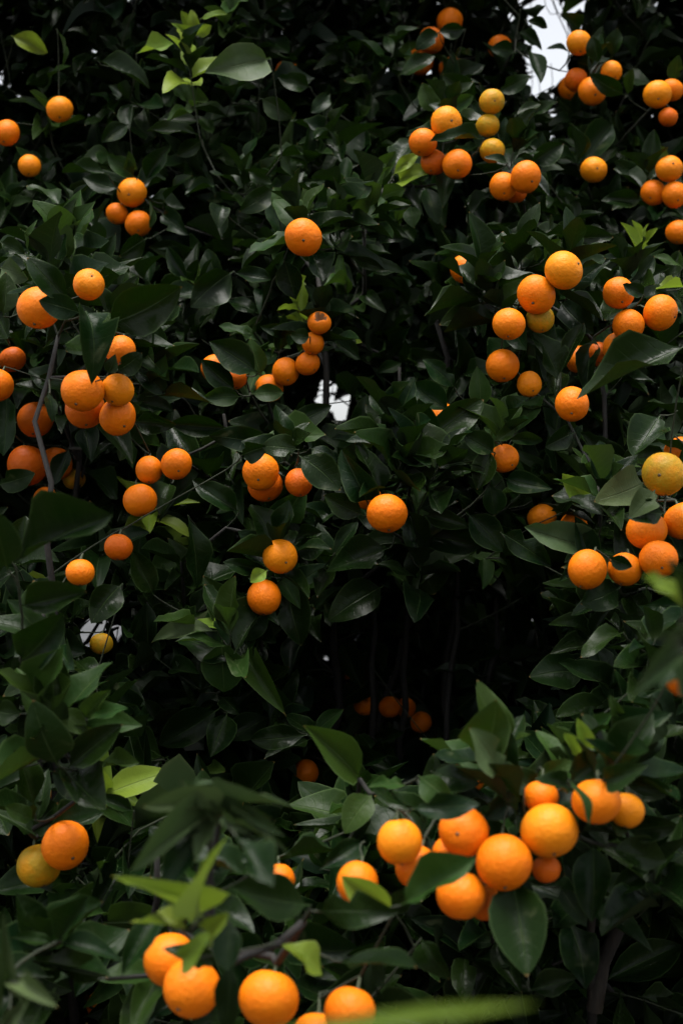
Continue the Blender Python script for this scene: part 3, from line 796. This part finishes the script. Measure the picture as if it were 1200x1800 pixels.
def jgrid(x0, x1, y0, y1, st):
    for yy in np.arange(y0, y1, st):
        for xx in np.arange(x0, x1, st):
            yield xx + random.uniform(-.5, .5) * st, yy + random.uniform(-.5, .5) * st


# fanned rosettes of long upright leaves at the shoot ends
def add_rosette(px, py, d, lean, n, size, kind):
    tip = P(px, py, d)
    ti = tree_of(tip)
    ax = Vector((lean, -.42, .85)).normalized()
    base = tip - ax * .07 * size
    e1 = ax.orthogonal().normalized()
    e2 = ax.cross(e1)
    ang = random.uniform(0, 6.28)
    kept = 0
    for i in range(n):
        t = i / (n - 1)
        ang += 2.4 + random.uniform(-.25, .25)
        rad = e1 * math.cos(ang) + e2 * math.sin(ang)
        spread = math.radians(92 - 66 * t + random.uniform(-9, 9))
        yd = ax * math.cos(spread) + rad * math.sin(spread)
        L = random.uniform(.090, .132) * size * (1.0 - .22 * t)
        nrm = ax * 1.0 - rad * .35 * t + Vector((0, -.15, .35))
        yn = yd.normalized()
        nrm = nrm - yn * nrm.dot(yn)
        kk = kind if random.random() < .6 else 0
        lf = add_leaf(base.lerp(tip, t), yd, nrm, L, L * random.uniform(.40, .5), random.randrange(NVAR), kk, ti)
        V = SHAPES[lf['var']][0][TS] @ lf['A'].T + lf['p']
        x, y = proj(V)
        bad = False
        for a, b, c in zip(x, y, V[:, 1]):
            if 0 <= a < 1200 and 0 <= b < 1800 and (c < prot_fruit[int(b) // GR_, int(a) // GR_] or open_at(a, b) > 50):
                bad = True
                break
        if bad:
            LEAVES.pop()
        else:
            kept += 1
    if kept:
        SHOOTS.append((ti, base, tip))


for (px, py, o, lean, n, size, kind) in (
        (710, 800, 0, .1, 13, 1.1, 0), (885, 755, 0, .1, 11, 1.0, 1), (120, 430, 0, 0, 12, 1.05, 1), (600, 385, .02, .2, 10, 1.0, 0), (525, 372, .05, -.2, 8, .95, 1), (650, 345, 0, .1, 10, 1.0, 1),
        (915, 440, .04, 0, 10, 1.0, 0), (240, 312, .03, 0, 9, 1.0, 0), (790, 190, .04, 0, 8, .95, 0), (905, 250, .04, .3, 9, .95, 0), (1105, 475, .04, .2, 9, .95, 0), (870, 520, .05, -.5, 9, 1.0, 0),
        (95, 1255, 0, .1, 10, 1.1, 1), (870, 1330, .02, 0, 9, 1.0, 1), (1010, 1330, .02, .2, 10, .9, 1), (405, 1105, .02, -.1, 8, 1.0, 1), (490, 945, .04, 0, 8, .95, 0), (345, 1520, -.1, 0, 9, .85, 0),
        (1120, 1330, .02, .3, 9, 1.0, 0), (1060, 850, .05, -.1, 8, 1.0, 1), (560, 560, .06, .2, 8, .95, 0), (430, 660, .04, 0, 8, .95, 1), (500, 790, .05, .1, 9, 1.0, 0), (60, 1420, .03, 0, 8, 1.0, 0),
        (740, 980, .06, 0, 9, 1.05, 0), (630, 1400, .05, 0, 8, .9, 1), (1040, 110, .05, .1, 8, .95, 0), (1140, 300, .05, 0, 8, .95, 0), (330, 100, .02, 0, 9, .9, 2), (430, 300, .08, 0, 8, 1.0, 0),
        (80, 1660, 0, 0, 9, 1.0, 0), (1150, 1520, .05, 0, 9, 1.0, 0), (270, 640, .05, .3, 8, 1.0, 0), (760, 1410, .03, 0, 8, .95, 0), (920, 1385, -.03, -.1, 10, .95, 0), (1075, 1365, -.03, .2, 10, .95, 0), (985, 655, .05, .2, 8, 1.0, 0), (690, 740, -.02, -.1, 12, 1.1, 0), (780, 800, 0, .3, 9, 1.0, 0),
        (845, 470, .03, -.2, 9, 1.0, 0), (1000, 450, .05, .2, 8, 1.0, 0), (90, 470, 0, -.1, 9, 1.1, 0), (205, 560, .02, .4, 9, 1.1, 0)):
    add_rosette(px, py, depth_at(px, py) + o - .03, lean + random.uniform(-.15, .15), n, size, kind)

# layers of shoots behind the leafy face, each with its own spacing; beyond the frame too, so that the hedge goes on
for (t0, t1, st) in ((.12, .26, 150), (.24, .45, 94), (.34, .6, 80), (.5, .95, 74), (.85, 1.5, 66)):
    for px, py in jgrid(-520, 1720, -420, 2250, st):
        inside = -60 < px < 1260 and -60 < py < 1860
        if not inside and (random.random() < .35 or (t0 > .4 and random.random() < .4)):
            continue
        if py > 1800 and t0 > .5:
            continue
        t = random.uniform(t0, t1)
        op = open_at(px, py)
        if op and op < 50 and t < op:
            continue
        if 560 < px < 980 and 1040 < py < 1420 and t < .7 and random.random() < .35:
            continue
        d = depth_at(px, py) + t
        young = .035 if py < 120 and t < .25 else .006
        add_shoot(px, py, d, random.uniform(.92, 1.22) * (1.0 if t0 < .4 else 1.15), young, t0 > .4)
# far side and tops of the hedge: daylight reaches it from above and behind as well
for i in range(2400):
    x, z, y = random.uniform(-1.8, 1.8), random.uniform(.15, 3.05), random.uniform(3.9, 4.8)
    q = pix((x, y, z))
    if open_at(*q) > 50:
        continue
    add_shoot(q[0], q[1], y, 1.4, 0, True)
for i in range(260):
    x, y = random.uniform(-1.6, 1.6), random.uniform(3.3, 4.5)
    z = random.uniform(2.75, 3.25)
    q = pix((x, y, z))
    if q[1] > -20 and abs(q[0] - 968) < 90:
        continue
    add_shoot(q[0], q[1], y, 1.2, 0, True)

# ------------------------------------------------------------------ branches: every shoot, leaf and fruit grows from a stem
def grow_tree(ti, root):
    t = TREES[ti]
    pos, par = [], []
    r0 = []

    def node(p, pa):
        pos.append(np.array(p[:], float))
        par.append(pa)
        return len(pos) - 1

    stem_ids = []
    for st in t['stems']:
        pa = -1
        pts = [Vector(q) for q in st]
        ids = []
        for a, b in zip(pts[:-1], pts[1:]):
            n = max(2, int((b - a).length / .07))
            for i in range(n):
                q = a.lerp(b, i / n)
                j = .006 if q.z > .05 else 0
                pa = node(q + Vector((random.gauss(0, j), random.gauss(0, j), 0)), pa)
                ids.append(pa)
        pa = node(pts[-1], pa)
        ids.append(pa)
        stem_ids.append(ids)
    targets = []
    for (tt, b, tip) in SHOOTS:
        if tt == ti:
            targets.append((b, tip))
    for lf in LEAVES:
        if lf['hero'] and lf['tree'] == ti:
            b = Vector(lf['p'])
            targets.append((b + Vector((0, .03, -.012)), b))
    for f in fruit:
        if f['tree'] == ti:
            targets.append((f['twig'] + Vector((random.uniform(-.015, .015), .03, random.uniform(-.005, .015))), f['twig']))
    S = np.array(pos)
    targets.sort(key=lambda q: float(((S - np.array(q[0][:])) ** 2).sum(1).min()))
    buf = np.zeros((60000, 3))
    n = len(pos)
    buf[:n] = S
    load = {}
    for b, tip in targets:
        q = np.array(b[:])
        D = buf[:n] - q
        cost = np.sqrt((D ** 2).sum(1)) + .55 * np.maximum(D[:, 2], 0) + .5 * np.maximum(-D[:, 1], 0)
        cand = np.argpartition(cost, min(24, n - 1))[:24] if n > 24 else np.arange(n)
        best, k = 1e9, 0
        for ck in cand:
            pen = 0.0
            for s_ in (.12, .25, .4, .55, .7, .85, 1.0):
                e = buf[ck] + (q - buf[ck]) * s_
                if e[1] > .3:
                    u, v = int((CX + e[0] / e[1] * FPX) // GR_), int((CY - (e[2] - CAM_Z) / e[1] * FPX) // GR_)
                    if 0 <= u < GWd and 0 <= v < GHt and e[1] < prot_fruit[v, u]:
                        pen += .12
            if cost[ck] + pen < best:
                best, k = cost[ck] + pen, int(ck)
        a = Vector(buf[k])
        dist = (b - a).length
        m = max(1, int(dist / .05))
        pa = k
        side = Vector((random.gauss(0, 1), random.gauss(0, 1), random.gauss(-.6, .7))) * dist * .07
        for i in range(1, m + 1):
            s = i / m
            c = a.lerp(b, s) + side * math.sin(math.pi * s) + (Vector((random.gauss(0, 1), random.gauss(0, 1), random.gauss(0, 1))) * .0035 if i < m else Vector())
            pa = node(c, pa)
            buf[n] = c[:]
            n += 1
        mid = b.lerp(tip, .5) + Vector((random.gauss(0, 1), random.gauss(0, 1), random.gauss(0, 1))) * .002
        pa = node(mid, pa); buf[n] = mid[:]; n += 1
        pa = node(tip, pa); buf[n] = tip[:]; n += 1
        load[pa] = 1
    fixed = set(k for ids in stem_ids for k in ids) | set(load)
    mainc = {}
    for k in range(n):
        if par[k] >= 0 and par[k] not in mainc:
            mainc[par[k]] = k
    for _ in range(3):
        new = [p.copy() for p in pos]
        for k in range(n):
            if k not in fixed and par[k] >= 0 and k in mainc:
                new[k] = pos[k] * .5 + (pos[par[k]] + pos[mainc[k]]) * .25
        pos[:] = new
    cnt = np.zeros(n)
    for k in load:
        cnt[k] = 1
    for k in range(n - 1, -1, -1):
        if par[k] >= 0:
            cnt[par[k]] += cnt[k]
    rad = np.clip(.00125 * np.maximum(cnt, 1) ** .38, .0011, .03)
    for ids in stem_ids:                                 # stems thicken towards the ground
        for s, k in enumerate(ids):
            rad[k] = max(min(rad[k], .013), .0028 + .011 * (1 - s / len(ids)))
    kids = [[] for _ in range(n)]
    for k in range(n):
        if par[k] >= 0:
            kids[par[k]].append(k)
    on_stem = set(k for ids in stem_ids for k in ids)

    def chains(start, first):
        """chains of the subtree that begins with edge first->start"""
        out, todo = [], [(first, start)]
        while todo:
            a, b = todo.pop()
            ch = [a, b]
            while kids[b]:
                ks = sorted(kids[b], key=lambda q: -cnt[q])
                for q in ks[1:]:
                    todo.append((b, q))
                b = ks[0]
                ch.append(b)
            out.append(ch)
        return out

    def tubes(name, chs, sides, taper_first=True):
        V, F, R = [], [], []
        for ch in chs:
            pts = [pos[k] for k in ch]
            rr = [rad[k] for k in ch]
            if taper_first and len(ch) > 1:
                rr[0] = min(rr[0], rr[1] * 1.25)
            nrm = None
            base = len(V)
            for i, p in enumerate(pts):
                dv = Vector(pts[min(i + 1, len(pts) - 1)] - pts[max(i - 1, 0)])
                if dv.length < 1e-7:
                    dv = Vector((0, 0, 1))
                dv.normalize()
                nrm = dv.orthogonal().normalized() if nrm is None else (nrm - dv * nrm.dot(dv)).normalized()
                bn = dv.cross(nrm)
                for s in range(sides):
                    a = 2 * math.pi * s / sides
                    V.append(Vector(p) + (nrm * math.cos(a) + bn * math.sin(a)) * rr[i])
                    R.append(rr[i])
            for i in range(len(pts) - 1):
                for s in range(sides):
                    F.append((base + i * sides + s, base + i * sides + (s + 1) % sides, base + (i + 1) * sides + (s + 1) % sides, base + (i + 1) * sides + s))
            F.append(tuple(base + (len(pts) - 1) * sides + s for s in range(sides)))
        if not F:
            return
        bp = root.location
        o = mesh_obj(name, [v - bp for v in V], F, [M_BARK], root, True)
        at = o.data.attributes.new("thick", 'FLOAT', 'POINT')
        at.data.foreach_set("value", np.array(R, np.float32))

    for ids in stem_ids:
        tubes("trunk", [ids], 9, False)
    for ids in stem_ids:
        for k in ids:
            for q in kids[k]:
                if q in on_stem:
                    continue
                tubes("branch", chains(q, k), 5)


roots = []
for i, t in enumerate(TREES):
    e = bpy.data.objects.new(t['name'], None)
    e.location = t['stems'][0][0]
    e.empty_display_size = .2
    e["label"] = t['label']
    e["category"] = "tree" if "tree" in t['name'] else "shrub"
    e["group"] = "citrus trees of the hedge"
    COL.objects.link(e)
    roots.append(e)
for f in fruit:
    cal = -f['scar']
    top = f['pos'] + cal * f['r'] * .95
    f['twig'] = top + (cal * .6 + Vector((random.uniform(-.3, .3), .8, .3))).normalized() * random.uniform(.008, .016)
    f['tree'] = tree_of(f['pos'])
bpy.context.view_layer.update()
for i in range(len(TREES)):
    grow_tree(i, roots[i])

# ------------------------------------------------------------------ which leaves can be picked apart: look along the view
PROXY = [7, 16, 18, 26, 28, 37, 47]
quads = np.array([2, 15, 25, 35, 47, 39, 29, 19])
pv = np.concatenate([SHAPES[l['var']][0][quads] @ l['A'].T + l['p'] for l in LEAVES])
pf, owner = [], []
for i in range(len(LEAVES)):
    b = i * 8
    for tri in ((0, 1, 7), (1, 2, 6), (1, 6, 7), (2, 3, 5), (2, 5, 6), (3, 4, 5)):
        pf.append((b + tri[0], b + tri[1], b + tri[2]))
        owner.append(i)
bvh = BVHTree.FromPolygons([tuple(v) for v in pv], pf)
hits = np.zeros(len(LEAVES))
org = Vector((0, 0, CAM_Z))
for py in range(3, 1800, 6):
    for px in range(3, 1200, 6):
        dr = P(px, py, 1.0) - org
        h = bvh.ray_cast(org, dr.normalized())
        if h[2] is not None:
            hits[owner[h[2]]] += 1
MAX_PARTS = 300
keep = np.zeros(len(LEAVES), bool)
for ti in range(len(TREES)):
    ids = [i for i, l in enumerate(LEAVES) if l['tree'] == ti and hits[i] >= 4]
    ids.sort(key=lambda i: -(hits[i] + (1000 if LEAVES[i]['hero'] else 0)))
    for i in ids[:MAX_PARTS]:
        keep[i] = True
MESHES = {}
for i in np.nonzero(keep)[0]:
    l = LEAVES[i]
    key = (l['var'], l['kind'])
    if key not in MESHES:
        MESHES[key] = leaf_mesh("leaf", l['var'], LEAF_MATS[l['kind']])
    o = bpy.data.objects.new("leaf", MESHES[key])
    COL.objects.link(o)
    o.parent = roots[l['tree']]
    p = l['p'] - np.array(roots[l['tree']].location[:])
    A = l['A']
    o.matrix_basis = Matrix(((*A[0], p[0]), (*A[1], p[1]), (*A[2], p[2]), (0, 0, 0, 1)))
for ti in range(len(TREES)):
    ids = [i for i, l in enumerate(LEAVES) if l['tree'] == ti and not keep[i]]
    if not ids:
        continue
    b = np.array(roots[ti].location[:])
    Vs, Us, Fs, nf, nv = [], [], [], [], []
    off = 0
    for i in ids:
        l = LEAVES[i]
        sv, su = SHAPES[l['var']]
        ff = FACES
        if l['lo']:
            sv, su, ff = sv[LO_IDX], su[LO_IDX], LO_F
        Vs.append(sv @ l['A'].T + (l['p'] - b)); Us.append(su); Fs.append(ff + off)
        off += len(sv); nf.append(len(ff)); nv.append(len(sv))
    V, U, F = np.concatenate(Vs), np.concatenate(Us), np.concatenate(Fs)
    me = bpy.data.meshes.new("foliage")
    me.vertices.add(len(V))
    me.vertices.foreach_set("co", V.astype(np.float32).ravel())
    me.loops.add(F.size)
    me.loops.foreach_set("vertex_index", F.astype(np.int32).ravel())
    me.polygons.add(len(F))
    me.polygons.foreach_set("loop_start", (np.arange(len(F)) * 4).astype(np.int32))
    for m in LEAF_MATS:
        me.materials.append(m)
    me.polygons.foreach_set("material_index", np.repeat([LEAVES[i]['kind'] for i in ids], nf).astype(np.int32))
    me.update(calc_edges=True)
    uvl = me.uv_layers.new(name="UVMap")
    uvl.data.foreach_set("uv", U[F.ravel()].astype(np.float32).ravel())
    at = me.attributes.new("rnd", 'FLOAT', 'POINT')
    at.data.foreach_set("value", np.repeat(rng.random(len(ids)), nv).astype(np.float32))
    me.shade_smooth()
    o = bpy.data.objects.new("foliage", me)
    o["kind"] = "stuff"
    COL.objects.link(o)
    o.parent = roots[ti]
print("LEAVES", len(LEAVES), "heroes", len(heroes), "parts", int(keep.sum()), [sum(1 for l in LEAVES if l['tree'] == i) for i in range(len(TREES))], "SHOOTS", len(SHOOTS))

# ------------------------------------------------------------------ fruit
def fruit_mesh(seed, hole=False):
    """unit fruit, stalk end +Z, scar end -Z"""
    r = random.Random(seed)
    nr, ns = 20, 28
    a1, p1, a2, p2 = r.uniform(.012, .038), r.uniform(0, 6.28), r.uniform(.004, .014), r.uniform(0, 6.28)
    sq = r.uniform(.90, 1.0)
    V, F = [], []
    for i in range(nr + 1):
        th = math.pi * i / nr
        for j in range(ns):
            ph = 2 * math.pi * j / ns
            rad = 1 + a1 * math.cos(2 * ph + p1) * math.sin(th) + a2 * math.cos(5 * ph + p2) * math.sin(th) ** 2 + a1 * .8 * math.sin(th * 2 + p2)
            rad -= .10 * math.exp(-(th / .26) ** 2) + .045 * math.exp(-((math.pi - th) / .2) ** 2)
            if hole:
                rad -= .62 * max(0.0, min(1.0, (.50 + .07 * math.cos(3 * ph) - (math.pi - th)) / .14))
            V.append((rad * math.sin(th) * math.cos(ph), rad * math.sin(th) * math.sin(ph), rad * math.cos(th) * sq))
    for i in range(nr):
        for j in range(ns):
            F.append((i * ns + j, (i + 1) * ns + j, (i + 1) * ns + (j + 1) % ns, i * ns + (j + 1) % ns))
    me = bpy.data.meshes.new("orange")
    me.from_pydata(V, [], F)
    me.materials.append(M_PEEL)
    if hole:
        me.materials.append(M_FLESH)
        for p in me.polygons:
            if p.center.length < .86 and p.center.z < 0:
                p.material_index = 1
    me.shade_smooth()
    return me


FM = [fruit_mesh(40 + i) for i in range(8)]
FM_HOLE = fruit_mesh(60, True)


def small_disc(name, pts, faces, mat):
    me = bpy.data.meshes.new(name)
    me.from_pydata(pts, [], faces)
    me.materials.append(mat)
    me.shade_smooth()
    return me


def calyx_mesh():
    V, F = [(0, 0, .075)], []
    n = 10
    for j in range(n):
        a = 2 * math.pi * j / n
        r1, r2 = .09, (.24 if j % 2 == 0 else .13)
        V.append((r1 * math.cos(a), r1 * math.sin(a), .045))
        V.append((r2 * math.cos(a), r2 * math.sin(a), -.015))
    for j in range(n):
        k = (j + 1) % n
        F += [(0, 1 + 2 * j, 1 + 2 * k), (1 + 2 * j, 2 + 2 * j, 2 + 2 * k, 1 + 2 * k)]
    return small_disc("calyx", [(x, y, z + .885) for x, y, z in V], F, M_STALK)


def scar_mesh():
    V, F = [(0, 0, -.06)], []
    n = 8
    for (r, z) in ((.04, -.06), (.07, -.015), (.10, .02)):
        for j in range(n):
            a = 2 * math.pi * j / n
            V.append((r * math.cos(a) * (1.1 if j % 2 else .9), r * math.sin(a), z))
    for j in range(n):
        k = (j + 1) % n
        F.append((0, 1 + k, 1 + j))
        for q in range(2):
            F.append((1 + q * n + j, 1 + q * n + k, 1 + (q + 1) * n + k, 1 + (q + 1) * n + j))
    return [(x, y, z) for x, y, z in V], F


CALYX = calyx_mesh()
_sv, _sf = scar_mesh()
SCARS = {}
for i, me in enumerate(FM + [FM_HOLE]):
    zb = min(v.co.z for v in me.vertices if math.hypot(v.co.x, v.co.y) < .03)
    SCARS[i] = small_disc("button", [(x, y, z + zb) for x, y, z in _sv], _sf, M_SCAR)

for q, f in enumerate(fruit):
    hole = "hollowed" in f['label']
    mi = 8 if hole else q % 8
    o = bpy.data.objects.new("orange", FM_HOLE if hole else FM[mi])
    COL.objects.link(o)
    z = -f['scar']
    rot = z.to_track_quat('Z', 'Y').to_matrix() @ Matrix.Rotation(random.uniform(0, 6.28), 3, 'Z')
    o.matrix_world = Matrix.Translation(f['pos']) @ rot.to_4x4() @ Matrix.Scale(f['r'], 4)
    c = f['col']
    j = random.uniform(.93, 1.06)
    o.color = (c[0], c[1] * j, c[2], c[3])
    o["label"] = f['label']
    o["category"] = "orange"
    o["group"] = f['group']
    ch = bpy.data.objects.new("calyx", CALYX)
    COL.objects.link(ch)
    ch.parent = o
    if not hole:
        ch = bpy.data.objects.new("button", SCARS[mi])
        COL.objects.link(ch)
        ch.parent = o
    # the stalk from the calyx to its twig
    inv = o.matrix_world.inverted()
    a, b = Vector((0, 0, .88)), inv @ f['twig']
    dv = (b - a).normalized()
    e1 = dv.orthogonal().normalized()
    e2 = dv.cross(e1)
    rr = .0017 / f['r']
    V, F = [], []
    for i in range(4):
        s = i / 3
        c_ = a.lerp(b + dv * .05, s)
        c_.z += .12 * math.sin(math.pi * s) * .5
        for k in range(6):
            an = math.pi * k / 3
            V.append(c_ + (e1 * math.cos(an) + e2 * math.sin(an)) * rr * (1.25 - .3 * s))
    for i in range(3):
        for k in range(6):
            F.append((i * 6 + k, i * 6 + (k + 1) % 6, (i + 1) * 6 + (k + 1) % 6, (i + 1) * 6 + k))
    mesh_obj("stalk", V, F, [M_STALK], o, True)

# ------------------------------------------------------------------ fallen leaves under the hedge
V, F = [], []
for i in range(420):
    x, y = random.uniform(-1.6, 1.6), random.uniform(1.6, 5.0)
    s = SHAPES[random.randrange(NVAR)][0]
    L = random.uniform(.05, .09)
    a = random.uniform(0, 6.28)
    R = Matrix.Rotation(a, 3, 'Z') @ Matrix.Rotation(random.uniform(-.3, .3), 3, 'X')
    b = len(V)
    for v in s:
        w = R @ Vector((v[0] * L * .45, v[1] * L, v[2] * L))
        V.append((x + w.x, y + w.y, .014 + max(w.z, -.008)))
    F += [tuple(int(q) + b for q in f) for f in FACES]
lo = mesh_obj("leaf_litter", V, F, [M_LITTER], None, True)
lo["kind"] = "stuff"
lo["label"] = "brown fallen leaves scattered on the soil under the citrus trees"
lo["category"] = "leaf litter"
